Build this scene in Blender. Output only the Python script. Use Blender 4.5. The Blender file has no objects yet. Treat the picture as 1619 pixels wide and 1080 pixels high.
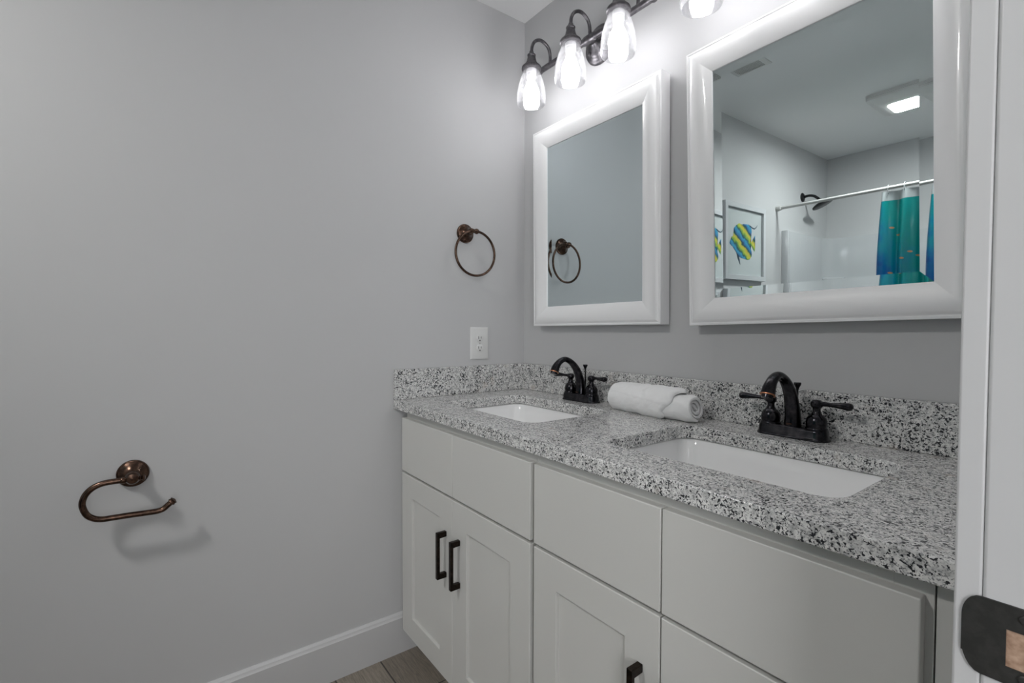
import bpy, bmesh, math, random
from mathutils import Vector, Matrix
random.seed(4)
sc = bpy.context.scene
C = sc.collection
PI = math.pi
ZC = 0.912            # top of the counter above the floor
CEIL = 2.44
RW = 1.552            # room width (left wall to door wall)
LEN = 3.164           # vanity wall to tub wall

# ------------------------------------------------------------------ camera
cam = bpy.data.cameras.new('camera'); co = bpy.data.objects.new('camera', cam); C.objects.link(co)
yaw, pit, rol = [math.radians(a) for a in (53.1161, -1.5148, 0.1571)]
F = Vector((-math.sin(yaw)*math.cos(pit), math.cos(yaw)*math.cos(pit), math.sin(pit)))
R0 = Vector((math.cos(yaw), math.sin(yaw), 0)); U0 = R0.cross(F)
Rv = R0*math.cos(rol) + U0*math.sin(rol); Uv = -R0*math.sin(rol) + U0*math.cos(rol)
m = Matrix.Identity(4)
for i, v in enumerate((Rv, Uv, -F)):
    for j in range(3): m[j][i] = v[j]
m.translation = Vector((1.62876, -1.2848, 0.2524 + ZC))
co.matrix_world = m
cam.sensor_width = 36; cam.lens = 36*771.165/1619; cam.clip_start = 0.01
sc.camera = co

# ------------------------------------------------------------------ world, light, exposure
w = bpy.data.worlds.new('world'); sc.world = w; w.use_nodes = True
bg = w.node_tree.nodes['Background']; bg.inputs[0].default_value = (0.86, 0.92, 1.0, 1); bg.inputs[1].default_value = 0.5
sc.view_settings.view_transform = 'Standard'; sc.view_settings.look = 'None'
sc.view_settings.gamma = 1; sc.view_settings.use_curve_mapping = False
sc.view_settings.exposure = 0.06
BULB = 17.0           # vanity bulbs
FANL = 240.0           # ceiling fan light lens
HALL_FILL = 2.5           # unseen fill light added in the hallway, watts
PANEL_FILL = 6.2             # glow of the added, unseen fill panel on the hallway wall
def area(name, loc, size, power, rot=(0,0,0), col=(1,1,1)):
    l = bpy.data.lights.new(name, 'AREA'); l.shape = 'RECTANGLE'; l.size, l.size_y = size; l.energy = power; l.color = col
    o = bpy.data.objects.new(name, l); o.location = loc; o.rotation_euler = rot; C.objects.link(o); return o
area('hallway_fill', (2.35, -1.3, 2.38), (0.5, 0.5), HALL_FILL, (0,0,0), (1.0, 0.99, 0.98))  # added out of view to send fill light through the doorway

# ------------------------------------------------------------------ materials
def mat(name, col=(.8,.8,.8), rough=.5, metal=0, spec=.5, coat=0, emit=None, es=0, trans=0, ior=1.45):
    M = bpy.data.materials.new(name); M.use_nodes = True
    b = M.node_tree.nodes['Principled BSDF']
    b.inputs['Base Color'].default_value = (*col, 1); b.inputs['Roughness'].default_value = rough
    b.inputs['Metallic'].default_value = metal; b.inputs['Specular IOR Level'].default_value = spec
    b.inputs['Coat Weight'].default_value = coat; b.inputs['Coat Roughness'].default_value = .05
    b.inputs['Transmission Weight'].default_value = trans; b.inputs['IOR'].default_value = ior
    if emit: b.inputs['Emission Color'].default_value = (*emit, 1); b.inputs['Emission Strength'].default_value = es
    return M
def N(M, t, **k):
    n = M.node_tree.nodes.new(t)
    for a, b in k.items(): setattr(n, a, b)
    return n
def LK(M, a, b): M.node_tree.links.new(a, b)
def BS(M): return M.node_tree.nodes['Principled BSDF']
def noise(M, scale, detail=3, rough=.5, vec=None, dist=0):
    n = N(M, 'ShaderNodeTexNoise'); n.inputs['Scale'].default_value = scale; n.inputs['Detail'].default_value = detail
    n.inputs['Roughness'].default_value = rough; n.inputs['Distortion'].default_value = dist
    if vec is None:
        tc = N(M, 'ShaderNodeTexCoord'); vec = tc.outputs['Object']
    LK(M, vec, n.inputs['Vector']); return n
def ramp(M, fac, stops, interp='LINEAR'):
    r = N(M, 'ShaderNodeValToRGB'); r.color_ramp.interpolation = interp
    e = r.color_ramp.elements
    while len(e) < len(stops): e.new(.5)
    for i, (p, c) in enumerate(stops):
        e[i].position = p; e[i].color = (*c, 1) if len(c) == 3 else c
    LK(M, fac, r.inputs[0]); return r
def bump(M, height, strength=.1, dist=.001):
    b = N(M, 'ShaderNodeBump'); b.inputs['Strength'].default_value = strength; b.inputs['Distance'].default_value = dist
    LK(M, height, b.inputs['Height']); LK(M, b.outputs[0], BS(M).inputs['Normal']); return b
def mixc(M, fac, a, b):
    x = N(M, 'ShaderNodeMix', data_type='RGBA')
    if isinstance(fac, float): x.inputs[0].default_value = fac
    else: LK(M, fac, x.inputs[0])
    for i, v in ((6, a), (7, b)):
        if isinstance(v, tuple): x.inputs[i].default_value = (*v, 1)
        else: LK(M, v, x.inputs[i])
    return x.outputs[2]

WALL = mat('grey wall paint', (.565, .566, .57), .55, spec=.3)
n = noise(WALL, 260, 3); bump(WALL, n.outputs[0], .12, .0006)
CEILM = mat('ceiling paint', (.88, .88, .88), .8, spec=.2)
n = noise(CEILM, 140, 3); bump(CEILM, n.outputs[0], .15, .001)
TRIM = mat('white trim paint', (.585, .585, .59), .35)
n = noise(TRIM, 60, 2); bump(TRIM, n.outputs[0], .04, .0006)
CAB = mat('cabinet paint', (.615, .612, .588), .36)
n = noise(CAB, 90, 3); bump(CAB, n.outputs[0], .05, .0005)
CABIN = mat('cabinet inside', (.35, .34, .32), .6)
MFR = mat('mirror frame white', (.90, .90, .905), .28, coat=.3)
GLASSM = mat('silvered mirror', (.69, .765, .78), .0, metal=1)
WOODK = mat('toe kick board', (.35, .35, .34), .5)
CHROME = mat('drain metal', (.08, .07, .065), .25, metal=1)
PORC = mat('white porcelain', (.90, .90, .90), .12, coat=.6)
PLAST = mat('white plastic', (.74, .74, .73), .3)
SLOT = mat('socket slot', (.03, .03, .03), .6)
SCREW = mat('screw head', (.6, .6, .58), .3, metal=.6)
# oil rubbed bronze
def bronze(name, c1, c2, rough, sc_=60, metal=1.0, bm_=.06):
    M = mat(name, c1, rough, metal=metal)
    n = noise(M, sc_, 4, .6); r = ramp(M, n.outputs[0], [(.42, c1), (.68, c2)])
    LK(M, r.outputs[0], BS(M).inputs['Base Color'])
    bump(M, n.outputs[0], bm_, .0004); return M
ORB = bronze('oil rubbed bronze', (.070, .045, .034), (.155, .092, .066), .27, 90)
ORBD = bronze('dark brushed bronze', (.026, .026, .030), (.065, .062, .066), .20, 55)
COPPER = mat('worn copper edge', (.50, .22, .12), .3, metal=1)
PEWTER = bronze('aged pewter bronze', (.13, .125, .135), (.22, .21, .22), .38, 70)
BLACKH = bronze('dark handle bronze', (.022, .018, .015), (.05, .036, .028), .33, 80)
SHOWB = mat('matt black shower metal', (.006, .006, .007), .35)
STRK = bronze('dark strike plate', (.055, .055, .052), (.075, .073, .07), .5, 120, .6)
RAWW = mat('raw wood', (.42, .27, .19), .8)
n = noise(RAWW, 200, 4); LK(RAWW, ramp(RAWW, n.outputs[0], [(.3, (.30, .18, .12)), (.7, (.52, .36, .26))]).outputs[0], BS(RAWW).inputs['Base Color'])
# speckled granite
GRAN = mat('speckled granite', (.5, .5, .5), .14, spec=.5)
tc = N(GRAN, 'ShaderNodeTexCoord')
nw = noise(GRAN, 95, 3, .6, tc.outputs['Object'])
base = ramp(GRAN, nw.outputs[0], [(.30, (.40, .40, .40)), (.45, (.63, .63, .62)), (.56, (.80, .795, .78)), (.75, (.90, .89, .87))])
n1 = noise(GRAN, 230, 2.5, .55, tc.outputs['Object'], .6)
n3 = noise(GRAN, 34, 2, .5, tc.outputs['Object'])
ad = N(GRAN, 'ShaderNodeMath', operation='MULTIPLY_ADD'); LK(GRAN, n3.outputs[0], ad.inputs[0]); ad.inputs[1].default_value = .28; LK(GRAN, n1.outputs[0], ad.inputs[2])
k1 = ramp(GRAN, ad.outputs[0], [(.552, (1, 1, 1)), (.592, (0, 0, 0))])
n2 = noise(GRAN, 430, 2, .5, tc.outputs['Object'])
k2 = ramp(GRAN, n2.outputs[0], [(.38, (1, 1, 1)), (.45, (0, 0, 0))])
c1 = mixc(GRAN, k2.outputs[0], base.outputs[0], (.31, .31, .315))
c2 = mixc(GRAN, k1.outputs[0], c1, (.035, .036, .04))
nb = noise(GRAN, 16, 2, .5, tc.outputs['Object'])
kb = ramp(GRAN, nb.outputs[0], [(.66, (0, 0, 0)), (.74, (.35, .35, .35))])
c3 = mixc(GRAN, kb.outputs[0], c2, (.52, .44, .38))
LK(GRAN, c3, BS(GRAN).inputs['Base Color'])
bump(GRAN, n1.outputs[0], .05, .0004)
# wood-look floor tile
FLR = mat('wood look tile', (.3, .27, .23), .45)
tc = N(FLR, 'ShaderNodeTexCoord'); mp = N(FLR, 'ShaderNodeMapping'); LK(FLR, tc.outputs['Object'], mp.inputs[0]); mp.inputs['Location'].default_value = (.35, .643-.155*6+.002, 0)
bk = N(FLR, 'ShaderNodeTexBrick'); LK(FLR, mp.outputs[0], bk.inputs['Vector'])
for k_, v_ in (('Scale', 1), ('Mortar Size', .0025), ('Mortar Smooth', .1), ('Bias', 0), ('Brick Width', .92), ('Row Height', .155)): bk.inputs[k_].default_value = v_
bk.offset = .37
bk.inputs['Color1'].default_value = (.30, .265, .225, 1); bk.inputs['Color2'].default_value = (.235, .205, .172, 1); bk.inputs['Mortar'].default_value = (.06, .055, .05, 1)
mp2 = N(FLR, 'ShaderNodeMapping'); LK(FLR, tc.outputs['Object'], mp2.inputs[0]); mp2.inputs['Scale'].default_value = (3, 45, 3)
ng = noise(FLR, 4, 6, .65, mp2.outputs[0], 1.5)
gr = ramp(FLR, ng.outputs[0], [(.3, (.55, .55, .55)), (.7, (1.15, 1.13, 1.1))])
mx = N(FLR, 'ShaderNodeMix', data_type='RGBA', blend_type='MULTIPLY'); mx.inputs[0].default_value = 1
LK(FLR, bk.outputs['Color'], mx.inputs[6]); LK(FLR, gr.outputs[0], mx.inputs[7]); LK(FLR, mx.outputs[2], BS(FLR).inputs['Base Color'])
bump(FLR, bk.outputs['Fac'], -.3, .002)
# towel terry
TOW = mat('white terry cloth', (.92, .92, .92), .95, spec=.1)
BS(TOW).inputs['Sheen Weight'].default_value = .3
n = noise(TOW, 650, 3, .7); bump(TOW, n.outputs[0], .9, .0016)
# clear seeded glass shade
SHG = bpy.data.materials.new('clear seeded glass'); SHG.use_nodes = True
nt = SHG.node_tree; nt.nodes.remove(nt.nodes['Principled BSDF'])
out = nt.nodes['Material Output']
tr = N(SHG, 'ShaderNodeBsdfTransparent'); tr.inputs[0].default_value = (.97, .97, .98, 1)
gl = N(SHG, 'ShaderNodeBsdfGlossy'); gl.inputs['Roughness'].default_value = .06
tl = N(SHG, 'ShaderNodeBsdfTranslucent'); tl.inputs[0].default_value = (.95, .95, .97, 1)
lw = N(SHG, 'ShaderNodeLayerWeight'); lw.inputs[0].default_value = .20
nn = noise(SHG, 130, 2, .5); sp = ramp(SHG, nn.outputs[0], [(.55, (.0, .0, .0)), (.68, (.05, .05, .05))])
m1_ = N(SHG, 'ShaderNodeMixShader'); LK(SHG, lw.outputs['Facing'], m1_.inputs[0]); LK(SHG, tr.outputs[0], m1_.inputs[1])
m0_ = N(SHG, 'ShaderNodeMixShader'); m0_.inputs[0].default_value = .12; LK(SHG, gl.outputs[0], m0_.inputs[1]); LK(SHG, tl.outputs[0], m0_.inputs[2])
LK(SHG, m0_.outputs[0], m1_.inputs[2])
m2_ = N(SHG, 'ShaderNodeMixShader'); 
ad = N(SHG, 'ShaderNodeMath', operation='ADD'); LK(SHG, sp.outputs[0], ad.inputs[0]); ad.inputs[1].default_value = .012
LK(SHG, ad.outputs[0], m2_.inputs[0]); LK(SHG, m1_.outputs[0], m2_.inputs[1]); LK(SHG, tl.outputs[0], m2_.inputs[2]); LK(SHG, m2_.outputs[0], out.inputs[0])
bb_ = N(SHG, 'ShaderNodeBump'); bb_.inputs['Strength'].default_value = .3; bb_.inputs['Distance'].default_value = .001; LK(SHG, nn.outputs[0], bb_.inputs['Height']); LK(SHG, bb_.outputs[0], gl.inputs['Normal'])
BULBM = mat('lit frosted bulb', (.9, .9, .9), .4, emit=(1.0, .99, .99), es=BULB)
SOCK = mat('white bulb base', (.75, .75, .76), .4)
LENS = mat('lit fan lens', (.9, .9, .9), .4, emit=(1.0, .985, .965), es=FANL)
HLENS = mat('hallway fill lens', (.9, .9, .9), .4, emit=(1, .98, .95), es=2)  # glow meant for the added hallway fill, not assigned to any mesh
PANELM = mat('glowing fill pane', (.9, .9, .9), .3, emit=(.97, .98, 1.0), es=PANEL_FILL)  # emission added as fill, no known window behind it
SURR = mat('glossy acrylic', (.55, .56, .57), .10, coat=.7)
n = noise(SURR, 9, 2); bump(SURR, n.outputs[0], .25, .006)
ROD = mat('white rod enamel', (.58, .575, .56), .4)
PFR = mat('white picture frame', (.62, .635, .65), .35)
PAPER = mat('picture paper', (.56, .60, .60), .25, coat=.5)
RINGM = mat('clear plastic ring', (.8, .82, .83), .15, trans=.5)
HEADER = mat('sheer white header', (.62, .67, .68), .6); BS(HEADER).inputs['Alpha'].default_value = .75

# ------------------------------------------------------------------ mesh helpers
def finish(bm, name, M, parent=None, smooth=30, loc=None, sub=0, bev=0, bevseg=2):
    bmesh.ops.remove_doubles(bm, verts=bm.verts, dist=1e-6)
    bmesh.ops.recalc_face_normals(bm, faces=bm.faces)
    me = bpy.data.meshes.new(name); bm.to_mesh(me); bm.free()
    if isinstance(M, (list, tuple)):
        for q in M: me.materials.append(q)
    else: me.materials.append(M)
    me.shade_smooth(); me.set_sharp_from_angle(angle=math.radians(smooth))
    o = bpy.data.objects.new(name, me); C.objects.link(o)
    if parent: o.parent = parent
    if loc: o.location = loc
    if bev:
        b = o.modifiers.new('bevel', 'BEVEL'); b.width = bev; b.segments = bevseg; b.limit_method = 'ANGLE'; b.angle_limit = math.radians(35); b.harden_normals = False
    if sub:
        s = o.modifiers.new('sub', 'SUBSURF'); s.levels = sub; s.render_levels = sub
    return o
def box(bm, a, b, mi=0):
    x0, y0, z0 = a; x1, y1, z1 = b
    v = [bm.verts.new(p) for p in ((x0,y0,z0),(x1,y0,z0),(x1,y1,z0),(x0,y1,z0),(x0,y0,z1),(x1,y0,z1),(x1,y1,z1),(x0,y1,z1))]
    for f in ((0,3,2,1),(4,5,6,7),(0,1,5,4),(1,2,6,5),(2,3,7,6),(3,0,4,7)):
        bm.faces.new([v[i] for i in f]).material_index = mi
def boxes(*ab):
    bm = bmesh.new()
    for a, b in ab: box(bm, a, b)
    return bm
def loft(bm, rings, close=True, cap0=True, cap1=True, mi=0):
    vr = [[bm.verts.new(p) for p in r] for r in rings]
    n_ = len(rings[0])
    for a, b in zip(vr, vr[1:]):
        for i in range(n_ if close else n_-1):
            j = (i+1) % n_
            bm.faces.new((a[i], a[j], b[j], b[i])).material_index = mi
    if cap0: bm.faces.new(list(reversed(vr[0]))).material_index = mi
    if cap1: bm.faces.new(vr[-1]).material_index = mi
    return vr
def lathe(bm, prof, axis='z', o=(0,0,0), seg=40, cap0=True, cap1=True, sx=1, sy=1, mi=0):
    rings = []
    for r, h in prof:
        r = max(r, 1e-5); ring = []
        for i in range(seg):
            t = 2*PI*i/seg; a, b = r*math.cos(t)*sx, r*math.sin(t)*sy
            p = {'z': (a, b, h), 'x': (h, a, b), 'y': (a, h, b)}[axis]
            ring.append((p[0]+o[0], p[1]+o[1], p[2]+o[2]))
        rings.append(ring)
    loft(bm, rings, cap0=cap0, cap1=cap1, mi=mi)
def catmull(pts, k=8):
    P = [Vector(p) for p in pts]; out = []
    for i in range(len(P)-1):
        p0 = P[i-1] if i else P[0]*2-P[1]; p1, p2 = P[i], P[i+1]; p3 = P[i+2] if i+2 < len(P) else P[-1]*2-P[-2]
        for j in range(k):
            t = j/k
            out.append(.5*((2*p1)+(p2-p0)*t+(2*p0-5*p1+4*p2-p3)*t*t+(3*p1-p0-3*p2+p3)*t**3))
    out.append(P[-1]); return out
def tube(bm, pts, rad, seg=16, closed=False, up=(0,0,1), ry=None, mi=0, caps=True):
    P = [Vector(p) for p in pts]; n_ = len(P)
    rad = rad if isinstance(rad, (list, tuple)) else [rad]*n_
    ry = ry or rad
    T = []
    for i in range(n_):
        a = P[i-1] if (i or closed) else P[0]; b = P[(i+1) % n_] if (i+1 < n_ or closed) else P[-1]
        T.append((b-a).normalized())
    u = Vector(up)
    u = (u - u.dot(T[0])*T[0]); 
    if u.length < 1e-4: u = Vector((1,0,0)); u = u-u.dot(T[0])*T[0]
    u.normalize(); rings = []
    for i in range(n_):
        u = (u - u.dot(T[i])*T[i]).normalized(); v = T[i].cross(u)
        rings.append([P[i]+u*rad[i]*math.cos(2*PI*k/seg)+v*ry[i]*math.sin(2*PI*k/seg) for k in range(seg)])
    if closed: rings.append(rings[0])
    loft(bm, rings, cap0=caps and not closed, cap1=caps and not closed, mi=mi)
def rrect(w_, d_, r, z, seg=6, cx=0, cy=0):
    pts = []
    for (sx, sy, a0) in ((1,1,0), (-1,1,PI/2), (-1,-1,PI), (1,-1,1.5*PI)):
        for i in range(seg+1):
            t = a0+PI/2*i/seg
            pts.append((cx+sx*(w_/2-r)+r*math.cos(t), cy+sy*(d_/2-r)+r*math.sin(t), z))
    return pts
def tag(o, label=None, cat=None, group=None, kind=None):
    if label: o['label'] = label
    if cat: o['category'] = cat
    if group: o['group'] = group
    if kind: o['kind'] = kind
    return o
def thing(name, loc, label, cat, group=None):
    o = bpy.data.objects.new(name, None); o.empty_display_size = .05; C.objects.link(o); o.location = loc
    return tag(o, label, cat, group)
def copy_tree(o, parent=None):
    c = o.copy(); C.objects.link(c); c.parent = parent
    for ch in list(o.children): copy_tree(ch, c)
    return c
def struct(name, bm, M, **k): return tag(finish(bm, name, M, **k), kind='structure')

# ------------------------------------------------------------------ room shell
HX = 2.95   # far side of the hallway
JY = -.785; JY2 = -1.60; WT = .12; DH = 2.04
struct('floor', boxes(((-.12, -LEN-.12, -.05), (HX+.1, .12, 0))), FLR)
struct('ceiling', boxes(((-.12, -LEN-.12, CEIL), (HX+.1, .12, CEIL+.05))), CEILM)
struct('wall_left', boxes(((-.12, -LEN-.12, 0), (0, .12, CEIL))), WALL)
struct('wall_front', boxes(((0, 0, 0), (HX, .12, CEIL))), WALL)
struct('wall_back', boxes(((0, -LEN-.12, 0), (HX, -LEN, CEIL))), WALL)
struct('wall_right', boxes(((RW, JY+.02, 0), (RW+WT, 0, CEIL)), ((RW, -LEN, 0), (RW+WT, JY2-.02, CEIL)), ((RW, JY2-.02, DH+.02), (RW+WT, JY+.02, CEIL))), WALL)
struct('wall_hallway', boxes(((HX, -LEN-.12, 0), (HX+.1, .12, CEIL))), WALL)
def baseboard(name, pts, h=.142, t=.015):
    # pts: start, end along the wall; n: outward normal
    (a, b, n_) = pts; a = Vector(a); b = Vector(b); n_ = Vector(n_)
    prof = [(0, 0), (t, 0), (t, h-.016), (t-.0035, h-.012), (t-.005, h-.006), (.004, h), (0, h)]
    bm = bmesh.new(); loft(bm, [[(p+n_*u).to_tuple()[:2]+(z,) for u, z in prof] for p in (a, b)])
    return struct(name, bm, TRIM)
baseboard('baseboard_left', ((0, -.001, 0), (0, -2.395, 0), (1, 0, 0)))
baseboard('baseboard_right', ((RW, JY2-.09, 0), (RW, -2.395, 0), (-1, 0, 0)))
wn = bpy.data.objects.new('fill_panel_1', None); C.objects.link(wn); wn['kind'] = 'structure'; wn.location = (HX, -1.95, 1.35); wn.rotation_euler = (0, 0, PI/2)  # added, unseen glowing panel shaped like a window, fills the room through the doorway
bm = bmesh.new(); box(bm, (-.45, .004, -.65), (.45, .008, .65)); finish(bm, 'fill_pane', PANELM, wn)
finish(boxes(((-.52, .001, -.72), (-.45, .03, .72)), ((.45, .001, -.72), (.52, .03, .72)), ((-.45, .001, .65), (.45, .03, .72)), ((-.45, .001, -.72), (.45, .03, -.65)), ((-.45, .009, -.015), (.45, .025, .015))), 'fill_panel_frame', TRIM, wn)
# door frame: jambs, head, casing, strike plate
dr = bpy.data.objects.new('door_1', None); C.objects.link(dr); dr['kind'] = 'structure'; dr.location = (0, 0, 0)
finish(boxes(((RW, JY, 0), (RW+WT, JY+.02, DH+.02)), ((RW, JY2-.02, 0), (RW+WT, JY2, DH+.02)), ((RW, JY2-.02, DH), (RW+WT, JY+.02, DH+.02))), 'door_jamb', TRIM, dr, bev=.0025, bevseg=3)
finish(boxes(((RW+.045, JY-.011, 0), (RW+.08, JY, DH)), ((RW+.045, JY2, 0), (RW+.08, JY2+.011, DH)), ((RW+.045, JY2, DH-.011), (RW+.08, JY, DH))), 'door_stop', TRIM, dr, bev=.001)
CT = .0163
finish(boxes(((RW-CT, JY+.0006, 0), (RW, JY+.072, DH+.072)), ((RW-CT, JY2-.072, 0), (RW, JY2-.005, DH+.072)), ((RW-CT, JY2-.005, DH+.005), (RW, JY+.005, DH+.072))), 'door_casing', TRIM, dr, bev=.002, bevseg=3)
# strike plate with curled lip, local to jamb face (normal -y)
sp_ = bmesh.new()
z0, z1 = ZC-.006, ZC+.0525
def ypl(x):   # lip curls toward the jamb edge and round it
    d = max(0, (RW+.003)-x); return JY-.0012-.012*d - 10*d*d*0 + (0 if d <= 0 else 4*d*d)
xs = [RW-.011, RW-.0109, RW-.0106, RW-.0101, RW-.0093, RW-.008, RW-.006, RW-.003, RW, RW+.004, RW+.012, RW+.02, RW+.032, RW+.040]
hole = (RW+.0135, RW+.034, z0+.013, z1-.018)
def grid_plate():
    xx = sorted(set(xs+[hole[0], hole[1]])); bm = bmesh.new()
    def lim(x):
        t = min(1, max(0, (x-(RW-.011))/.011)); ins = .022*(1-math.sqrt(max(0, 1-(1-t)**2)))
        return z0+ins, z1-ins*.8
    front = {}
    for i, x in enumerate(xx):
        lo, hi = lim(x); zz = [lo, hole[2]+.0, (hole[2]+hole[3])/2, hole[3], hi]
        for j, z in enumerate(zz):
            for k, th in enumerate((0, .0016)): front[i, j, k] = bm.verts.new((x, ypl(x)+th-.0004, z))
    for i in range(len(xx)-1):
        for j in range(4):
            xm = (xx[i]+xx[i+1])/2
            if hole[0] < xm < hole[1] and j in (1, 2): continue
            for k in (0, 1): bm.faces.new([front[i, j, k], front[i+1, j, k], front[i+1, j+1, k], front[i, j+1, k]])
    # rims
    be = [e for e in bm.edges if len(e.link_faces) == 1]
    vk = {v: key for key, v in front.items()}
    for e in be:
        a, b = vk[e.verts[0]], vk[e.verts[1]]
        if a[2] == 0 and b[2] == 0: bm.faces.new((front[a], front[b], front[b[0], b[1], 1], front[a[0], a[1], 1]))
    return bm
spo = finish(grid_plate(), 'strike_plate', STRK, dr, smooth=40)
spo['label'] = 'dark bronze strike plate with latch hole'
finish(boxes(((hole[0], JY-.0006, hole[2]), (hole[1], JY+.004, hole[3]))), 'latch_hole', RAWW, spo)
for zz in (z0+.0075, z1-.0075):
    bm = bmesh.new(); lathe(bm, [(.0001, -.0022), (.0028, -.002), (.0036, -.0012), (.0038, 0)], 'y', (RW+.0235, JY-.0012, zz), 20); finish(bm, 'screw', STRK, spo)

# ------------------------------------------------------------------ vanity cabinets
YD = -.5816          # door face
YF = -.5620          # face frame
zd0, zd1 = .113, ZC-.2455     # door heights
zr0, zr1 = ZC-.238, ZC-.0555  # drawer fronts
def shaker(bm, x0, x1, z0_, z1_, st=.076, rl=.072):
    th = .0195; y0, y1 = YD, YD+th; rc = YD+.0085
    f = .0015
    def ring(xa, xb, za, zb, y): return [(xa, y, za), (xb, y, za), (xb, y, zb), (xa, y, zb)]
    rings = [ring(x0, x1, z0_, z1_, y1), ring(x0, x1, z0_, z1_, y0+f), ring(x0+f, x1-f, z0_+f, z1_-f, y0),
             ring(x0+st, x1-st, z0_+rl, z1_-rl, y0), ring(x0+st+.0012, x1-st-.0012, z0_+rl+.0012, z1_-rl-.0012, y0+.0012),
             ring(x0+st+.0016, x1-st-.0016, z0_+rl+.0016, z1_-rl-.0016, rc)]
    loft(bm, rings)
def handle_mesh():
    # square bar pull, local: centre at door face; -y outwards; vertical
    L_, hw_, pr = .138, .006, .031
    bm = bmesh.new(); h = L_/2
    prof = [(-h, 0), (-h, -pr), (h, -pr), (h, 0), (h-.0155, 0), (h-.0165, -pr+.009), (-h+.0165, -pr+.009), (-h+.0155, 0)]
    # feet taper: wide at door
    loft(bm, [[(-hw_, y, z) for z, y in prof], [(hw_, y, z) for z, y in prof]])
    bmesh.ops.remove_doubles(bm, verts=bm.verts, dist=1e-6)
    bmesh.ops.recalc_face_normals(bm, faces=bm.faces)
    me = bpy.data.meshes.new('handle'); bm.to_mesh(me); bm.free(); me.materials.append(BLACKH); me.shade_smooth(); me.set_sharp_from_angle(angle=.5); return me
HM = handle_mesh()
def cabinet(x0, x1, doors, label, right_fill=None, left_fill=None):
    t = thing('vanity_cabinet', (x0, 0, 0), label, 'cabinet', None)
    def L(bm): bmesh.ops.translate(bm, verts=bm.verts, vec=(-x0, 0, 0)); return bm
    b_ = .019
    finish(L(boxes(((x0, YF+.019, .105), (x0+b_, -.004, ZC-.034)), ((x1-b_, YF+.019, .105), (x1, -.004, ZC-.034)), ((x0+b_, YF+.019, .105), (x1-b_, -.004, .124)), ((x0+b_, -.010, .124), (x1-b_, -.004, ZC-.034)),
          ((x0, YF+.075, 0), (x1, YF+.090, .105)))), 'carcass', CAB, t)
    fr = [((x0, YF, .105), (x0+.038, YF+.019, ZC-.034)), ((x1-.038, YF, .105), (x1, YF+.019, ZC-.034)),
          ((x0+.038, YF, ZC-.072), (x1-.038, YF+.019, ZC-.034)), ((x0+.038, YF, ZC-.262), (x1-.038, YF+.019, ZC-.222)), ((x0+.038, YF, .105), (x1-.038, YF+.019, .14))]
    if right_fill: fr.append(((x1+.0015, YF+.002, 0), (right_fill, YF+.021, ZC-.034)))
    if left_fill is not None: fr.append(((left_fill, YF+.03, .105), (x0-.001, YF+.049, ZC-.034)))
    finish(L(boxes(*fr)), 'face_frame', CAB, t, bev=.0008)
    for k, (a, b, hx) in enumerate(doors):
        bm = bmesh.new(); box(bm, (a, YD, zr0), (b, YD+.0195, zr1)); finish(L(bm), 'drawer_front', CAB, t, bev=.002, bevseg=3)
        bm = bmesh.new(); shaker(bm, a, b, zd0, zd1); d = finish(L(bm), 'door', CAB, t, bev=0)
        h = bpy.data.objects.new('handle', HM); C.objects.link(h); h.parent = d; h.location = (hx-x0, YD, ZC-.4165)
        bv = h.modifiers.new('b', 'BEVEL'); bv.width = .0012; bv.segments = 2
        if k == 0: h['label'] = 'dark bronze square bar pull'
    return t
cabinet(.058, .769, [(.0594, .4045, .366), (.4065, .7625, .4445)], 'grey-white shaker vanity cabinet in the corner, under the far sink, both bar pulls in view', left_fill=.004)
cabinet(.7695, 1.4785, [(.7760, 1.1185, 1.0785), (1.1215, 1.4705, 1.160)], 'grey-white shaker vanity cabinet nearest the door casing, under the near sink', right_fill=RW-.001)

# ------------------------------------------------------------------ countertop with sink cut-outs
YC = -.5876; TH = .032
S1 = (.392, -.310); S2 = (1.114, -.310); SWd, SDp = .472, .324
ct = thing('countertop', (0, 0, ZC), 'speckled black and white granite countertop with backsplash running over both vanity cabinets', 'countertop')
bm = bmesh.new()
def rr2(cx, cy, z, w_=SWd, d_=SDp, r=.042): return rrect(w_, d_, r, z, 8, cx, cy)
x_m = .755
def slab_half(xa, xb, c):
    hl_t = [bm.verts.new(p) for p in rr2(*c, 0)]; hl_b = [bm.verts.new(p) for p in rr2(*c, -TH)]
    n_ = len(hl_t)
    for i in range(n_):
        j = (i+1) % n_; bm.faces.new((hl_t[i], hl_t[j], hl_b[j], hl_b[i]))
    for zz, hl in ((0, hl_t), (-TH, hl_b)):
        q = [bm.verts.new(p) for p in ((xb, 0, zz), (xa, 0, zz), (xa, YC, zz), (xb, YC, zz))]
        qs = n_//4
        # corner fans and side quads
        for k in range(4):
            seg_ = hl[k*qs:(k+1)*qs]
            for a, b in zip(seg_, seg_[1:]): bm.faces.new((q[k], a, b))
            nx = hl[((k+1)*qs) % n_]
            bm.faces.new((q[k], seg_[-1], nx, q[(k+1) % 4]))
        if zz == 0: qt = q
        else: qb = q
    return qt, qb
a_ = slab_half(.001, x_m, S1); b_2 = slab_half(x_m, RW-.001, S2)
for q in ((a_[0], a_[1]), (b_2[0], b_2[1])):
    bm.faces.new((q[0][2], q[0][3], q[1][3], q[1][2])); bm.faces.new((q[0][1], q[0][0], q[1][0], q[1][1]))
bm.faces.new((a_[0][1], a_[0][2], a_[1][2], a_[1][1])); bm.faces.new((b_2[0][0], b_2[0][3], b_2[1][3], b_2[1][0]))
finish(bm, 'slab', GRAN, ct, bev=.0018, bevseg=2)
finish(boxes(((.0205, -.0205, .0002), (RW-.001, -.0005, .1065))), 'backsplash', GRAN, ct, bev=.0015)
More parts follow.
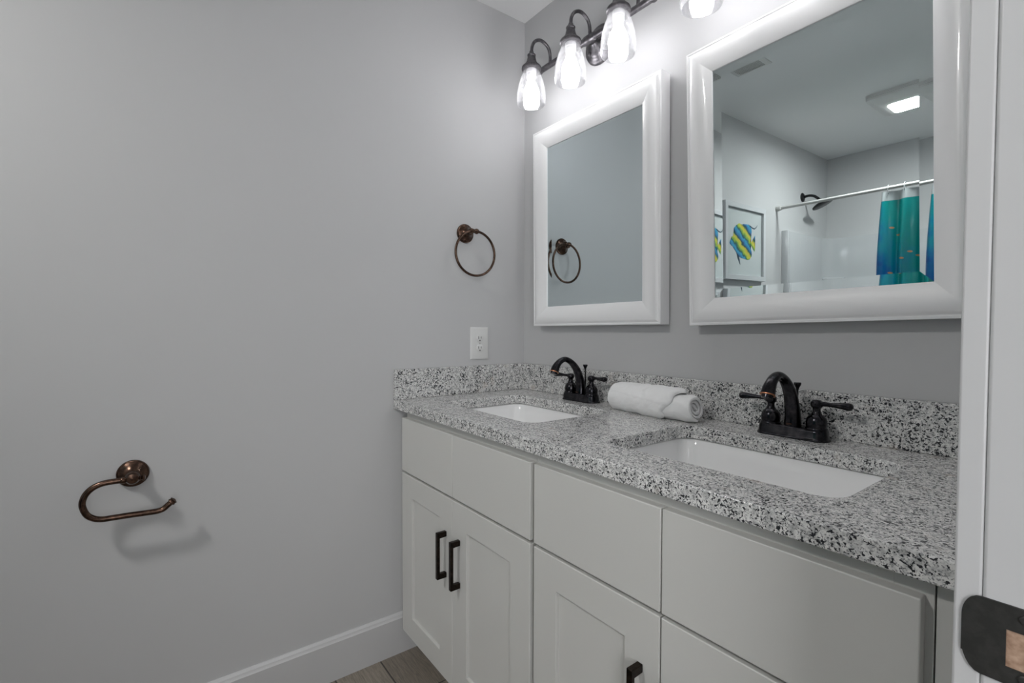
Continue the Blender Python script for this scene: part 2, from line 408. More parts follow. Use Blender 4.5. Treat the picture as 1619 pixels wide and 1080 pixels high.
finish(boxes(((.0005, YC, .0002), (.0200, -.0005, .1065))), 'side_splash', GRAN, ct, bev=.0015)

# ------------------------------------------------------------------ undermount sinks
def sink(c, label):
    t = thing('undermount_sink', (c[0], c[1], ZC-TH), label, 'sink')
    W_, D_ = SWd, SDp
    bm = bmesh.new()
    R = [rrect(W_+.05, D_+.05, .06, -.001, 8), rrect(W_+.012, D_+.012, .046, -.001, 8), rrect(W_+.006, D_+.006, .044, -.004, 8), rrect(W_-.002, D_-.004, .045, -.03, 8),
         rrect(W_-.02, D_-.02, .05, -.085, 8), rrect(W_-.05, D_-.05, .06, -.115, 8), rrect(W_-.11, D_-.11, .06, -.128, 8), rrect(.2, .12, .05, -.133, 8), rrect(.05, .05, .024, -.136, 8),
         rrect(.05, .05, .024, -.150, 8), rrect(W_-.02, D_-.02, .06, -.150, 8), rrect(W_+.02, D_+.02, .05, -.03, 8), rrect(W_+.05, D_+.05, .06, -.012, 8)]
    R.append(R[0]); loft(bm, R, cap0=False, cap1=False)
    finish(bm, 'basin', PORC, t, smooth=50)
    bm = bmesh.new(); lathe(bm, [(.024, -.1375), (.024, -.134), (.021, -.1325), (.019, -.134), (.0165, -.134), (.015, -.131), (.008, -.129), (.0001, -.1285)], 'z'); finish(bm, 'drain', CHROME, t)
sink(S1, 'white rectangular undermount sink in the far corner of the counter, left of the towel')
sink(S2, 'white rectangular undermount sink nearest the door casing, in front of the right mirror')

# ------------------------------------------------------------------ faucets
def faucet(x, y, label):
    t = thing('centerset_faucet', (x, y, ZC), label, 'faucet', None)
    bm = bmesh.new()
    rg = []
    for (w_, d_, z) in ((.158, .058, 0), (.158, .058, .003), (.1545, .0545, .0045), (.152, .052, .007), (.149, .049, .020), (.146, .046, .0245), (.139, .040, .0265)):
        rg.append(rrect(w_, d_, min(w_, d_)/2-.003, z, 8))
    # slim waist between the handles
    def waist(p): 
        return (p[0], p[1]*(1-.12*math.exp(-(p[0]/.035)**2)) if p[2] > .004 else p[1], p[2])
    loft(bm, [[waist(p) for p in r] for r in rg]); finish(bm, 'base_plate', ORBD, t, smooth=45)
    # spout
    pts = [(0, 0, .022), (0, -.001, .050), (0, -.009, .085), (0, -.024, .114), (0, -.048, .137), (0, -.076, .148), (0, -.100, .141), (0, -.116, .126), (0, -.125, .108)]
    P = catmull(pts, 6); n_ = len(P)
    def lerp(tab, u):
        for (a, va), (b, vb) in zip(tab, tab[1:]):
            if u <= b: return va+(vb-va)*(u-a)/(b-a)
        return tab[-1][1]
    rx = [lerp([(0, .0185), (.25, .0158), (.5, .0125), (.65, .0112), (.8, .0122), (1, .0158)], i/(n_-1)) for i in range(n_)]
    rz = [lerp([(0, .0190), (.25, .0135), (.5, .0098), (.65, .0090), (.8, .0105), (1, .0145)], i/(n_-1)) for i in range(n_)]
    bm = bmesh.new(); tube(bm, P, rz, 28, up=(0, 1, 0), ry=rx); s = finish(bm, 'spout', ORBD, t, smooth=60)
    d = (P[-1]-P[-3]).normalized()
    bm = bmesh.new(); tube(bm, [P[-1]-d*.0012, P[-1]+d*.0012], [.0150, .0150], 28, up=(0, 1, 0), ry=[.0163, .0163]); e = finish(bm, 'copper_rim', COPPER, s)
    bm = bmesh.new(); tube(bm, [P[-1]+d*.001, P[-1]+d*.008], [.0122, .0118], 28, up=(0, 1, 0)); finish(bm, 'aerator', ORBD, s)
    bm = bmesh.new(); box(bm, (-.006, -.0204, .030), (.006, -.0175, .0335)); finish(bm, 'maker_plate', ORB, s)
    for sgn in (-1, 1):
        bm = bmesh.new()
        lathe(bm, [(.0225, .025), (.0225, .028), (.0205, .030), (.0215, .034), (.0215, .042), (.0195, .050), (.0150, .0565), (.0115, .0585), (.0105, .0610), (.0085, .064), (.0078, .070), (.0085, .074), (.0115, .0765), (.0128, .081), (.0122, .087), (.0085, .0915), (.0001, .0925)], 'z', (sgn*.0508, 0, 0), 32)
        h = finish(bm, 'handle', ORBD, t, smooth=50)
        bm = bmesh.new()
        Lp = catmull([(sgn*.0508+sgn*.004, -.001, .0845), (sgn*.0508+sgn*.024, -.003, .0845), (sgn*.0508+sgn*.046, -.006, .0850), (sgn*.0508+sgn*.064, -.008, .0850), (sgn*.0508+sgn*.0745, -.009, .0840)], 6)
        m_ = len(Lp); wy = [lerp([(0, .0062), (.3, .0052), (.55, .0075), (.8, .0112), (.93, .0095), (1, .0012)], i/(m_-1)) for i in range(m_)]
        wz = [lerp([(0, .0062), (.3, .0045), (.55, .0068), (.8, .0088), (.93, .007), (1, .0010)], i/(m_-1)) for i in range(m_)]
        tube(bm, Lp, wz, 20, up=(0, 0, 1), ry=wy); finish(bm, 'lever', ORBD, h, smooth=60)
    bm = bmesh.new()
    lathe(bm, [(.0024, .024), (.0024, .108), (.0036, .110), (.0034, .112), (.0052, .116), (.0078, .121), (.0082, .125), (.0074, .1262), (.0001, .1265)], 'z', (0, .0215, 0), 24)
    finish(bm, 'lift_rod', ORBD, t, smooth=40)
    return t
faucet(.408, -.066, 'dark bronze two-handle faucet behind the far sink, left of the rolled towel')
faucet(1.110, -.066, 'dark bronze two-handle faucet behind the near sink, right of the rolled towel')

# ------------------------------------------------------------------ rolled towel
def towel():
    bm = bmesh.new()
    def strip_loft(outer, inner):
        vo = [[bm.verts.new(p) for p in r] for r in outer]; vi = [[bm.verts.new(p) for p in r] for r in inner]
        for i in range(len(vo)-1):
            for j in range(len(vo[0])-1):
                bm.faces.new((vo[i][j], vo[i][j+1], vo[i+1][j+1], vo[i+1][j])); bm.faces.new((vi[i][j+1], vi[i][j], vi[i+1][j], vi[i+1][j+1]))
            for j in (0, -1): bm.faces.new((vo[i][j], vo[i+1][j], vi[i+1][j], vi[i][j]))
        for i in (0, -1):
            for j in range(len(vo[0])-1): bm.faces.new((vo[i][j], vi[i][j], vi[i][j+1], vo[i][j+1]))
    # spiral roll, axis x; sheet thickness ~9 mm
    NS, NX = 240, 110; turns = 3.1
    x0, x1 = .595, .882
    def spiral(u, R_=.0385):   # u 0..1 from core to rim
        th = 2*PI*turns*u; r = .004+(R_-.004)*(u**.85)
        return th, r
    def pt(u, x, off):
        s = (x-x0)/(x1-x0)
        th, r = spiral(u)
        R2 = r+off
        swell = 1+.10*math.sin(s*PI)*.3+.05*(1-s)
        rim = 1-.10*max(0, (s-.93)/.07)**2-.16*max(0, (.07-s)/.07)**2
        R2 *= swell*rim
        yy = R2*math.cos(th+4.0)*1.04; zz = R2*math.sin(th+4.0)
        zz = max(zz, -.0375*1.0)
        dx = .006*math.sin(th*1.0+1)*(abs(s-.5)*2)**6 + (.012*(1-u) if s > .9 else 0)*-((s-.9)/.1)
        return Vector((x+dx, yy, zz))
    outer, inner = [], []
    for i in range(NX+1):
        x = x0+(x1-x0)*i/NX
        outer.append([pt(j/NS, x, .0) for j in range(NS+1)]); inner.append([pt(j/NS, x, -.0072) if j/NS > .06 else pt(j/NS, x, -.002) for j in range(NS+1)])
    strip_loft(outer, inner)
    # outer wrap layer with a slanting free edge
    def wrap(x_end_top, x_start):
        NT, NXX = 110, 100; o_ = []
        for i in range(NXX+1):
            ro_, ri_ = [], []
            for j in range(NT+1):
                v = j/NT; th = -1.35+v*(2*PI*.80)        # starts low at front, goes round the back
                a = th
                # free right edge slants: further right on the top, folding back at the front
                f = .5+.5*math.sin(a)
                xe = .786+.052*f+.006*math.sin(a*5)
                if v < .12: xe -= (.12-v)*.12
                x = x_start+(xe-x_start)*i/NXX; s = i/NXX
                edge = min(1, (1-s)/.045, (s+.012)/.05); edge = math.sqrt(max(0, edge))
                lip = min(1, v/.05, (1-v)/.05)**.5
                rr = .0385+.0025+.0078*edge*lip
                rr *= 1+.03*math.sin(6*s+2*a)*.6+.025*math.sin(3*a+s*4)
                q_ = (a-(.55-.45*s))/.10; rr += -.0016/(1+math.exp(max(-30, min(30, q_*4)))) * min(1, s*8)
                rr *= 1-.20*max(0, (.10-s)/.10)**2
                # soft pinch fold part way along
                rr += -.0045*math.exp(-((s-.62+.1*math.sin(a))/.045)**2)*max(0, math.sin(a*.9+.3))
                y_ = -rr*math.cos(a)*1.06; z_ = rr*math.sin(a); z_ = max(z_, -.0380)
                ro_.append(Vector((x, y_, z_)))
                r2 = .0375; ri_.append(Vector((x, -r2*math.cos(a)*1.04, max(r2*math.sin(a), -.0372))))
            o_.append((ro_, ri_))
        strip_loft([a for a, b in o_], [b for a, b in o_])
    wrap(.82, .578)
    o = finish(bm, 'rolled_towel', TOW, None, smooth=70)
    from mathutils import noise as mn
    o.data.update()
    nrm = [v.normal.copy() for v in o.data.vertices]
    for v, n_ in zip(o.data.vertices, nrm):
        p = v.co
        v.co = p + n_*(.0035*mn.noise(p*22)+.0012*mn.noise(p*70)+.0005*mn.noise(p*260))
        v.co.z = max(v.co.z, -.0382)
    o.data.update()
    # move origin to roll centre x
    me = o.data
    cx = .73
    for v in me.vertices: v.co.x -= cx
    o.location = (cx+.004, -.092, ZC+.0385); o.rotation_euler = (0, 0, math.radians(-5))
    tag(o, 'rolled white terry hand towel lying on the granite between the two faucets', 'towel')
towel()

# ------------------------------------------------------------------ framed mirrors
def mirror(xc, hw, zb, H, th, ro, y0, label, w_=.074, gl=.0337):
    t = thing('framed_mirror', (0, 0, 0), label, 'mirror', None)
    mt = Matrix.Identity(4)
    X = Vector((math.cos(ro), -math.sin(ro)*math.sin(th), math.sin(ro)*math.cos(th))); Z = Vector((-math.sin(ro), -math.cos(ro)*math.sin(th), math.cos(ro)*math.cos(th))); Y = Z.cross(X)
    for i, v in enumerate((X, Y, Z)):
        for j in range(3): mt[j][i] = v[j]
    mt.translation = Vector((xc, -y0, ZC+zb)); t.matrix_world = mt
    def ring(ins, dep): return [(-hw+ins, -dep, ins), (hw-ins, -dep, ins), (hw-ins, -dep, H-ins), (-hw+ins, -dep, H-ins)]
    prof = [(.004, 0), (0, .001), (0, .0435), (.001, .0450), (.0055, .0453), (.0068, .0440), (.0085, .0442), (.012, .0472), (.017, .0500), (.023, .0517), (.029, .0522), (.035, .0516), (.041, .0500),
            (w_-.003, .0385), (w_-.001, .0378), (w_, .0365), (w_, .0300), (w_, 0)]
    bm = bmesh.new(); R = [ring(*p) for p in prof]; R.append(R[0]); loft(bm, R, cap0=False, cap1=False); finish(bm, 'frame', MFR, t, smooth=25)
    # bevelled glass: border facets lean inward
    bw = .023
    bm = bmesh.new(); loft(bm, [ring(w_+.0003, .006), ring(w_+.0003, gl+.00088), ring(w_+bw, gl-.0002)], cap0=True, cap1=True)
    g = finish(bm, 'mirror_glass', GLASSM, t, smooth=1)
    return t
mirror(.4244, .2994, .2647, .7569, .0038, .0065, .004, 'white-framed rectangular mirror hanging nearest the corner, reflecting the towel ring')
mirror(1.1265, .3057, .2690, .7611, .0113, .0205, .0033, 'white-framed rectangular mirror nearest the door casing, reflecting the shower curtain')

# ------------------------------------------------------------------ vanity lights
def vanity_light(xc, label):
    t = thing('vanity_light', (xc, 0, ZC+1.243), label, 'wall light', None)
    bm = bmesh.new(); lathe(bm, [(.066, 0), (.068, -.004), (.066, -.009), (.060, -.013), (.052, -.015), (.048, -.020), (.040, -.026), (.022, -.032), (.012, -.040), (.012, -.052)], 'y', (0, 0, 0), 48); bp_ = finish(bm, 'backplate', PEWTER, t, smooth=40)
    for sx in (-.028, .028):
        bm = bmesh.new(); lathe(bm, [(.0055, -.018), (.0055, -.030), (.0045, -.033), (.0001, -.035)], 'y', (sx, 0, -.030), 20); finish(bm, 'mounting_nut', PEWTER, bp_)
    hb = .272
    bm = bmesh.new()
    prof = [(.0001, -hb-.024), (.004, -hb-.023), (.0065, -hb-.019), (.0055, -hb-.014), (.0045, -hb-.011), (.0095, -hb-.007), (.0105, -hb-.002), (.009, -hb), (.0125, -hb+.003), (.0135, -hb+.008), (.0125, -hb+.013), (.0105, -hb+.016), (.0105, -hb+.03)]
    prof += [(.0105, -.030), (.013, -.028), (.013, -.022), (.0155, -.018)]
    full = prof+[(r, -h) for r, h in reversed(prof)]
    lathe(bm, full, 'x', (0, -.057, 0), 28); finish(bm, 'bar', PEWTER, t, smooth=40)
    for lx in (-.205, 0, .205):
        bm = bmesh.new()
        P = catmull([(lx, -.057, .004), (lx, -.056, .034), (lx, -.064, .058), (lx, -.084, .072), (lx, -.108, .074), (lx, -.130, .062), (lx, -.143, .040), (lx, -.146, .012)], 7)
        tube(bm, P, .0058, 16, up=(1, 0, 0)); finish(bm, 'arm', PEWTER, t, smooth=60)
        o_ = (lx, -.146, 0)
        bm = bmesh.new(); lathe(bm, [(.0001, .022), (.007, .021), (.009, .016), (.009, .012), (.013, .010), (.0155, .007), (.0155, .004), (.014, .001), (.016, -.008), (.019, -.019), (.0205, -.022), (.0225, -.024), (.022, -.027), (.029, -.031), (.0345, -.036), (.036, -.041), (.036, -.0445), (.0335, -.0465), (.0001, -.0455)], 'z', o_, 36)
        soc = finish(bm, 'socket_cap', PEWTER, t, smooth=35)
        # seeded glass shade, open at the bottom
        po = [(.0265, -.044), (.0285, -.050), (.035, -.066), (.0425, -.086), (.0485, -.110), (.0520, -.134), (.0530, -.150), (.0520, -.163), (.0498, -.172)]
        pi_ = [(r-.0028, z) for r, z in reversed(po)]
        bm = bmesh.new(); lathe(bm, po+[(po[-1][0]-.0014, po[-1][1]-.0013)]+pi_, 'z', o_, 48, cap0=False, cap1=False); sh = finish(bm, 'glass_shade', SHG, t, smooth=60)
        bm = bmesh.new(); lathe(bm, [(.0001, -.045), (.0185, -.046), (.0185, -.058), (.0168, -.060), (.0168, -.063), (.0178, -.0645), (.0168, -.066), (.0178, -.0685), (.0168, -.070), (.0178, -.0725), (.0165, -.075), (.0145, -.080), (.0001, -.081)], 'z', o_, 28); finish(bm, 'bulb_socket', SOCK, t, smooth=40)
        bm = bmesh.new(); lathe(bm, [(.0001, -.080), (.0135, -.080), (.0150, -.090), (.0200, -.102), (.0262, -.116), (.0298, -.130), (.0300, -.138), (.0280, -.149), (.0220, -.159), (.0120, -.1645), (.0001, -.166)], 'z', o_, 32)
        b_ = finish(bm, 'bulb', BULBM, t, smooth=60)
    return t
vanity_light(.430, 'bronze three-lamp bar light with clear glass shades above the corner mirror')
vanity_light(1.114, 'bronze three-lamp bar light above the mirror nearest the door, mostly out of view')

# ------------------------------------------------------------------ towel ring
t = thing('towel_ring', (0, -.292, ZC+.619), 'bronze towel ring on a round base on the left wall, above the outlet', 'towel ring')
bm = bmesh.new(); lathe(bm, [(.0365, .0), (.037, .003), (.0355, .006), (.0335, .0065), (.0330, .009), (.0310, .0105), (.027, .013), (.019, .021), (.0125, .030), (.0105, .037), (.0120, .040), (.0125, .044), (.010, .047), (.0001, .0475)], 'x', (0, 0, 0), 40); finish(bm, 'wall_base', ORB, t, smooth=40)
bm = bmesh.new(); lathe(bm, [(.0001, -.010), (.007, -.009), (.009, -.005), (.0095, 0), (.009, .005), (.007, .012), (.0092, .017), (.0108, .022), (.009, .028), (.0001, .031)], 'y', (.0485, 0, .004), 24); finish(bm, 'knuckle', ORB, t, smooth=50)
bm = bmesh.new()
rc = .0845; n_ = 72
tube(bm, [(.0515+.004*math.sin(2*PI*i/n_), .016+rc*math.sin(2*PI*i/n_), -.0805+rc*math.cos(2*PI*i/n_)) for i in range(n_)], .0047, 14, closed=True, up=(1, 0, 0)); finish(bm, 'ring', ORB, t, smooth=60)
# ------------------------------------------------------------------ toilet paper holder
t = thing('toilet_paper_holder', (0, -1.3175, ZC-.133), 'empty bronze hook-shaped toilet paper holder low on the left wall', 'toilet paper holder')
bm = bmesh.new(); lathe(bm, [(.0350, 0), (.0355, .004), (.034, .007), (.032, .0075), (.0315, .010), (.0295, .0115), (.024, .015), (.0165, .020), (.0125, .026), (.0120, .030), (.0105, .033), (.0100, .038), (.0135, .041), (.0165, .049), (.0160, .058), (.0120, .066), (.0001, .068)], 'x', (0, 0, 0), 44); finish(bm, 'wall_base', ORB, t, smooth=40)
bm = bmesh.new(); lathe(bm, [(.0001, -.026), (.0070, -.0245), (.0085, -.021), (.0085, -.017), (.0075, -.012), (.0075, .012), (.0060, .016), (.0045, .018), (.0075, .021), (.0065, .025), (.0001, .028)], 'y', (.052, 0, -.003), 28); finish(bm, 'finial', ORB, t, smooth=50)
bm = bmesh.new()
P = catmull([(.052, -.016, -.003), (.052, -.038, -.0025), (.052, -.060, -.004), (.052, -.079, -.012), (.052, -.093, -.028), (.052, -.098, -.050), (.052, -.091, -.074), (.052, -.078, -.087), (.052, -.062, -.093), (.052, -.040, -.094), (.052, -.010, -.095), (.052, .020, -.0965), (.052, .048, -.0975), (.052, .062, -.095), (.052, .072, -.087), (.052, .082, -.079)], 6)
tube(bm, P, .0072, 18, up=(1, 0, 0)); arm = finish(bm, 'arm', ORB, t, smooth=60)
bm = bmesh.new(); d = (P[-1]-P[-3]).normalized(); e = P[-1]
tube(bm, [e-d*.004, e-d*.002, e, e+d*.002, e+d*.006, e+d*.009], [.0078, .0098, .0098, .0085, .0098, .0018], 20, up=(1, 0, 0)); finish(bm, 'end_knob', ORB, arm, smooth=40)

# ------------------------------------------------------------------ outlet
t = thing('wall_outlet', (0, -.227, ZC+.194), 'white duplex wall outlet below the towel ring, just above the side splash', 'outlet')
bm = bmesh.new(); hw_, hh = .0415, .0635
loft(bm, [[(0, -hw_, -hh), (0, hw_, -hh), (0, hw_, hh), (0, -hw_, hh)], [(.0035, -hw_, -hh), (.0035, hw_, -hh), (.0035, hw_, hh), (.0035, -hw_, hh)], [(.0062, -hw_+.005, -hh+.005), (.0062, hw_-.005, -hh+.005), (.0062, hw_-.005, hh-.005), (.0062, -hw_+.005, hh-.005)]])
finish(bm, 'cover_plate', PLAST, t, bev=.001)
for s in (-1, 1):
    bm = bmesh.new(); cz = s*.0195; pr = []
    for i in range(40):
        a = 2*PI*i/40; pr.append((.0172*math.cos(a), max(-.0142, min(.0142, .0172*math.sin(a)))))
    loft(bm, [[(.005, y, cz+z) for y, z in pr], [(.0072, y, cz+z) for y, z in pr], [(.0076, y*.95, cz+z*.95) for y, z in pr]]); r_ = finish(bm, 'receptacle', PLAST, t, smooth=40)
    bm = bmesh.new()
    box(bm, (.0074, -.0072, cz-.002), (.0079, -.0050, cz+.0075)); box(bm, (.0074, .0050, cz-.001), (.0079, .0070, cz+.0068)); lathe(bm, [(.0026, .0074), (.0026, .0080)], 'x', (0, 0, cz-.0085), 16)
    finish(bm, 'slots', SLOT, r_)
bm = bmesh.new(); lathe(bm, [(.003, .006), (.003, .0075), (.0001, .008)], 'x', (0, 0, 0), 20); finish(bm, 'screw', SCREW, t)

# ------------------------------------------------------------------ what the right mirror shows: ceiling fan light, vent, pictures, shower
t = thing('exhaust_fan_light', (.735, -2.275, CEIL), 'square white ceiling exhaust fan with a lit lens, seen in the right mirror', 'ceiling fan light')
bm = bmesh.new(); loft(bm, [rrect(.30, .36, .02, -.0005), rrect(.30, .36, .02, -.014), rrect(.292, .352, .02, -.016), rrect(.30, .36, .02, -.020), rrect(.295, .355, .02, -.030), rrect(.22, .25, .02, -.052), rrect(.19, .21, .02, -.054)]); finish(bm, 'cover', PLAST, t, smooth=30)
bm = bmesh.new(); loft(bm, [rrect(.150, .165, .025, -.0535), rrect(.150, .165, .025, -.056), rrect(.140, .155, .025, -.0575)]); lo = finish(bm, 'light_lens', LENS, t, smooth=30)
t = thing('ceiling_vent', (.372, -1.225, CEIL), 'white slotted ceiling air vent, seen at the top of the right mirror', 'air vent')
bm = bmesh.new(); loft(bm, [rrect(.17, .11, .004, -.0003), rrect(.17, .11, .004, -.004), rrect(.15, .09, .003, -.008)]); finish(bm, 'grille_frame', PLAST, t)
for k in range(5):
    bm = bmesh.new(); yy = -.030+k*.015; loft(bm, [[(s, yy-.005, -.007), (s, yy+.004, -.0125), (s, yy+.0055, -.0115), (s, yy-.0035, -.006)] for s in (-.062, .062)]); finish(bm, 'louver', PLAST, t)

# fish print
FISHM = mat('striped fish print', (.1, .3, .6), .4)
tc = N(FISHM, 'ShaderNodeTexCoord'); mp = N(FISHM, 'ShaderNodeMapping'); LK(FISHM, tc.outputs['Object'], mp.inputs[0]); mp.inputs['Rotation'].default_value = (math.radians(-32), 0, 0)
wv = N(FISHM, 'ShaderNodeTexWave', wave_type='BANDS', bands_direction='Z'); LK(FISHM, mp.outputs[0], wv.inputs[0]); wv.inputs['Scale'].default_value = 3.0; wv.inputs['Distortion'].default_value = 1.6; wv.inputs['Detail'].default_value = 3; wv.inputs['Detail Scale'].default_value = 9; wv.inputs['Phase Offset'].default_value = 1.0
wv.wave_profile = 'SAW'
rp = ramp(FISHM, wv.outputs[0], [(0, (.01, .03, .08)), (.10, (.02, .15, .35)), (.34, (.04, .35, .55)), (.46, (.01, .06, .10)), (.55, (.12, .33, .06)), (.72, (.55, .58, .06)), (.86, (.62, .48, .05)), (.93, (.05, .22, .10)), (1, (.01, .04, .05))])
LK(FISHM, rp.outputs[0], BS(FISHM).inputs['Base Color'])
DARKF = mat('fish print ink', (.02, .05, .08), .4)
def picture(yc, zc, W_, H_, label, seed):
    t = thing('framed_picture', (0, yc, zc), label, 'picture', None)
    def ring(ins, d): return [(d, -W_/2+ins, -H_/2+ins), (d, W_/2-ins, -H_/2+ins), (d, W_/2-ins, H_/2-ins), (d, -W_/2+ins, H_/2-ins)]
    bm = bmesh.new(); R = [ring(0, .001), ring(0, .029), ring(.001, .030), ring(.029, .030), ring(.030, .029), ring(.030, .001)]; R.append(R[0]); loft(bm, R, cap0=False, cap1=False); finish(bm, 'frame', PFR, t, smooth=25)
    bm = bmesh.new(); box(bm, (.002, -W_/2+.0305, -H_/2+.0305), (.014, W_/2-.0305, H_/2-.0305)); finish(bm, 'paper', PAPER, t)
    def flat(name, pts, M, par, x=.0146):
        bm = bmesh.new(); loft(bm, [[(x, y, z) for y, z in pts], [(x+.0006, y, z) for y, z in pts]]); bmesh.ops.triangulate(bm, faces=[f for f in bm.faces if len(f.verts) > 4]); return finish(bm, name, M, par)
    # +y is the nose side
    rnd = random.Random(seed)
    K_ = 1.14
    body = [(.158, -.012), (.135, .022), (.118, .030), (.110, .075), (.085, .092), (.060, .104), (.030, .100), (-.005, .105), (-.045, .106), (-.070, .096), (-.078, .070), (-.072, .035), (-.060, .010), (-.050, -.004), (-.058, -.020), (-.070, -.030), (-.082, -.045), (-.078, -.070), (-.055, -.090), (-.020, -.092), (.020, -.088), (.060, -.076), (.095, -.052), (.125, -.028), (.145, -.022)]
    bp2 = []
    for (a, b) in zip(body, body[1:]+body[:1]):
        for k in range(3):
            f = k/3; bp2.append((K_*(a[0]+(b[0]-a[0])*f)+rnd.uniform(-.003, .003), K_*(a[1]+(b[1]-a[1])*f)+rnd.uniform(-.003, .003)))
    fo = flat('fish_print', bp2, FISHM, t)
    tail = [(-.046, .002), (-.080, .014), (-.108, .042), (-.118, .052), (-.112, .020), (-.120, -.010), (-.114, -.040), (-.098, -.030), (-.080, -.012), (-.050, -.012)]
    flat('tail_print', [(K_*a, K_*b) for a, b in tail], FISHM, fo, .0147)
    ft = [(.086, -.056), (.070, -.090), (.050, -.118), (.044, -.124), (.050, -.098), (.058, -.078)]
    flat('fin_print', [(K_*a, K_*b) for a, b in ft], DARKF, fo, .0147)
    wisp = [(-.060, .104), (-.090, .094), (-.112, .092), (-.135, .104), (-.146, .116), (-.134, .098), (-.112, .086), (-.088, .088), (-.062, .098)]
    flat('streamer_print', [(K_*a, K_*b) for a, b in wisp], DARKF, fo, .0147)
    return t
picture(-1.865, ZC+.762, .50, .475, 'white-framed tropical fish picture, upper of two on the left wall, seen in the right mirror', 1)
picture(-1.865, ZC+.228, .50, .475, 'white-framed tropical fish picture hung below another one, only its top shows in the mirror', 2)

# shower
t = thing('tub_surround', (0, -LEN, 0), 'glossy white acrylic tub and wall surround at the far end, seen in the right mirror', 'tub surround')
yf = .765
def rot90(pts): return pts
STOP = ZC+.893
bm = bmesh.new()
# U-shaped wall panels with rounded front edges and coved corners, extruded upward from the tub
prof = [(.001, yf), (.030, yf), (.040, yf-.006), (.043, yf-.018), (.040, yf-.030), (.028, yf-.040), (.026, .16), (.030, .12), (.05, .085), (.085, .058), (.13, .034), (.17, .028)]
U_ = prof+[(RW-x, y) for x, y in reversed(prof)]+[(RW-.001, .001), (.001, .001)]
loft(bm, [[(x, y, z) for x, y in U_] for z in (.40, 1.30, STOP-.006)]+[[(min(max(x, .001), RW-.001), y, STOP) for x, y in U_]])
bmesh.ops.triangulate(bm, faces=[f for f in bm.faces if len(f.verts) > 4])
finish(bm, 'wall_panels', SURR, t, smooth=40)
bm = bmesh.new(); cx_, cy_ = RW/2, yf/2
loft(bm, [[(x+cx_, y+cy_, z) for x, y, z in rrect(w_, d_, r_, z_)] for w_, d_, r_, z_ in ((RW-.004, yf-.004, .01, .001), (RW-.004, yf-.004, .01, .39), (RW-.02, yf-.02, .02, .405), (RW-.20, yf-.18, .10, .403), (RW-.24, yf-.24, .12, .35), (RW-.36, yf-.30, .12, .12), (RW-.46, yf-.40, .12, .09))])
finish(bm, 'tub', SURR, t, smooth=40)
for z in (1.22, 1.48):
    bm = bmesh.new(); loft(bm, [[(.03, .03, z_), (.15, .03, z_), (.145, .06, z_), (.10, .10, z_), (.06, .145, z_), (.03, .15, z_)] for z_ in (z, z+.018)]); finish(bm, 'corner_shelf', SURR, t, bev=.004)
RZ = ZC+1.037; RY = -2.325
t = thing('shower_rod', (RW/2, RY, RZ), 'white shower curtain rod spanning above the tub, seen in the right mirror', 'shower rod')
bm = bmesh.new(); lathe(bm, [(.0105, -RW/2+.012), (.0105, RW/2-.012)], 'x', (0, 0, 0), 28); finish(bm, 'tube', ROD, t)
for s in (-1, 1):
    bm = bmesh.new(); lathe(bm, [(.017, s*(RW/2-.001)), (.0175, s*(RW/2-.010)), (.0155, s*(RW/2-.030)), (.0125, s*(RW/2-.034))], 'x', (0, 0, 0), 28); finish(bm, 'end_cap', ROD, t)
t = thing('wall_mounted_shower', (0, -2.7275, ZC+1.172), 'black round shower head on a curved arm, seen in the right mirror', 'shower head')
bm = bmesh.new(); lathe(bm, [(.033, 0), (.033, .004), (.026, .010), (.012, .014)], 'x', (0, 0, 0), 32); finish(bm, 'flange', SHOWB, t)
bm = bmesh.new(); P = catmull([(.008, 0, 0), (.045, 0, .004), (.080, 0, -.006), (.108, 0, -.030), (.118, 0, -.042)], 6); tube(bm, P, .0095, 16); finish(bm, 'arm', SHOWB, t)
bm = bmesh.new(); d = Vector((.42, -.12, -.90)).normalized(); P0 = Vector((.117, 0, -.040))
tube(bm, [P0, P0+d*.012, P0+d*.018, P0+d*.030, P0+d*.036, P0+d*.044, P0+d*.047], [.013, .015, .022, .060, .068, .068, .064], 36, up=(0, 1, 0)); finish(bm, 'spray_face', SHOWB, t, smooth=40)

# curtain: sheer header, printed body with folds
CURT = mat('printed shower curtain', (.02, .45, .47), .32, coat=.3)
tc = N(CURT, 'ShaderNodeTexCoord'); sx = N(CURT, 'ShaderNodeSeparateXYZ'); LK(CURT, tc.outputs['Object'], sx.inputs[0])
nz = noise(CURT, 7, 4, .6, tc.outputs['Object'])
# object coords: x from left edge, z below the rod
def mth(op, a, b=None, c=None):
    n_ = N(CURT, 'ShaderNodeMath', operation=op)
    for i, v in enumerate((a, b, c)):
        if v is None: continue
        if isinstance(v, (int, float)): n_.inputs[i].default_value = v
        else: LK(CURT, v, n_.inputs[i])
    return n_.outputs[0]
g1 = mth('MULTIPLY_ADD', sx.outputs['Z'], -1.15, -.18)
g2 = mth('MULTIPLY_ADD', sx.outputs['X'], -2.2, .36)
g = mth('ADD', mth('ADD', g1, g2), mth('MULTIPLY', mth('SUBTRACT', nz.outputs[0], .5), .9))
rp = ramp(CURT, g, [(.25, (.0, .30, .29)), (.48, (.0, .27, .38)), (.72, (.0, .14, .42)), (.92, (.01, .045, .26)), (1, (.03, .01, .16))])
col = rp.outputs[0]
fish = [(.045, -.235), (.075, -.28), (.135, -.385), (.10, -.42), (.19, -.48), (.17, -.41), (.04, -.50), (.30, -.30), (.42, -.42), (.55, -.33), (.65, -.55), (.25, -.75), (.5, -.8), (.08, -.9), (.62, -1.0), (.33, -1.15)]
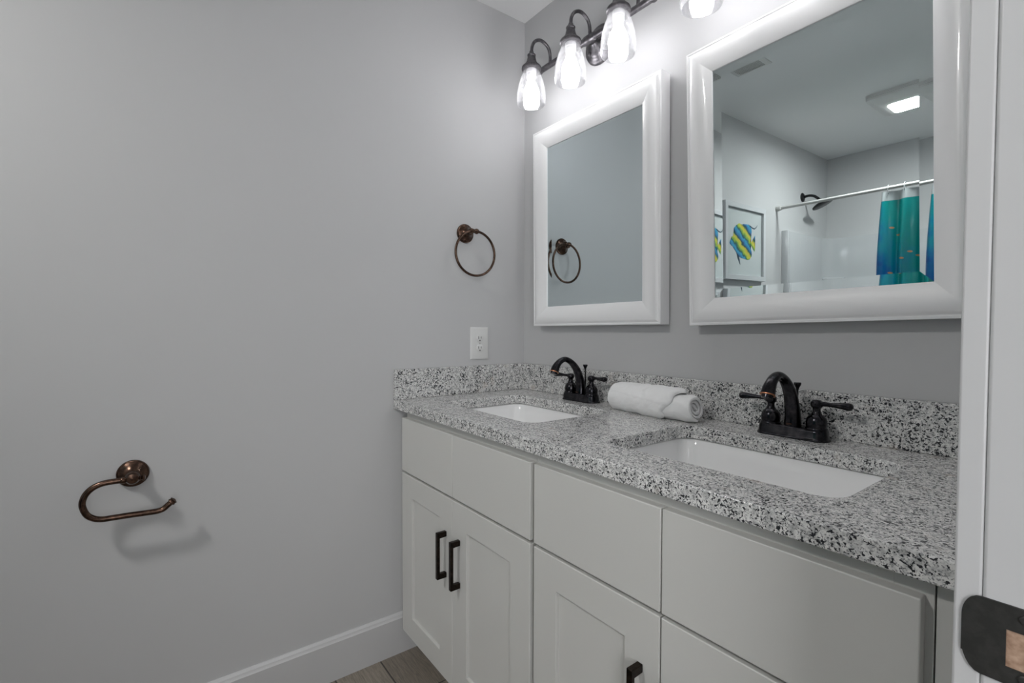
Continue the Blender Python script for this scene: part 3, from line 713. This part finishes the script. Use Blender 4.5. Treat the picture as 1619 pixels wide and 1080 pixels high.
msk = None
for fx_, fz_ in fish:
    a = mth('MULTIPLY', mth('SUBTRACT', sx.outputs['X'], fx_), 85.); b = mth('MULTIPLY', mth('SUBTRACT', sx.outputs['Z'], fz_), 175.)
    b = mth('ADD', b, mth('MULTIPLY', a, .25))
    e = mth('LESS_THAN', mth('ADD', mth('MULTIPLY', a, a), mth('MULTIPLY', b, b)), 1.)
    msk = e if msk is None else mth('MAXIMUM', msk, e)
col = mixc(CURT, msk, col, (.62, .30, .16))
LK(CURT, col, BS(CURT).inputs['Base Color'])
nf = noise(CURT, 60, 3, .6, tc.outputs['Object']); bump(CURT, nf.outputs[0], .35, .0015)
CX0 = .612
t = thing('shower_curtain', (CX0, RY, RZ), 'teal and blue ocean-print shower curtain with small orange fish, seen in the right mirror', 'shower curtain')
def fold(s, z):
    k = min(1, .35+abs(z)*1.6)
    return .024*k*math.sin(2*PI*s*8.3+.6)+.010*k*math.sin(2*PI*s*17+1.2+z)
CWd = .88
def sheet(za, zb, nz_, th=.0012):
    bm = bmesh.new(); NX = 150; rings = []
    for i in range(nz_+1):
        z = za+(zb-za)*i/nz_; fr, bk_ = [], []
        for j in range(NX+1):
            s = j/NX; sc_ = min(1, abs(z)/.45)
            x = s*CWd - (1-s)**6*.022*math.sin(min(1, abs(z)/.55)*PI/2) + (.006*math.sin(s*40))*sc_
            y = fold(s, z); fr.append((x, y, z)); bk_.append((x, y-th, z))
        rings.append(fr+list(reversed(bk_)))
    loft(bm, rings); return bm
finish(sheet(-.022, -.075, 6), 'sheer_header', HEADER, t, smooth=80)
finish(sheet(-.0752, -1.72, 30), 'printed_panel', CURT, t, smooth=80)
for k in range(11):
    s = (k+.35)/11.2; x = s*CWd
    bm = bmesh.new(); n_ = 30
    tube(bm, [(x, .0205*math.sin(2*PI*i/n_)*.8, -.009+.0255*math.cos(2*PI*i/n_)) for i in range(n_)], .0022, 10, closed=True, up=(1, 0, 0)); finish(bm, 'curtain_ring', RINGM, t, smooth=60)
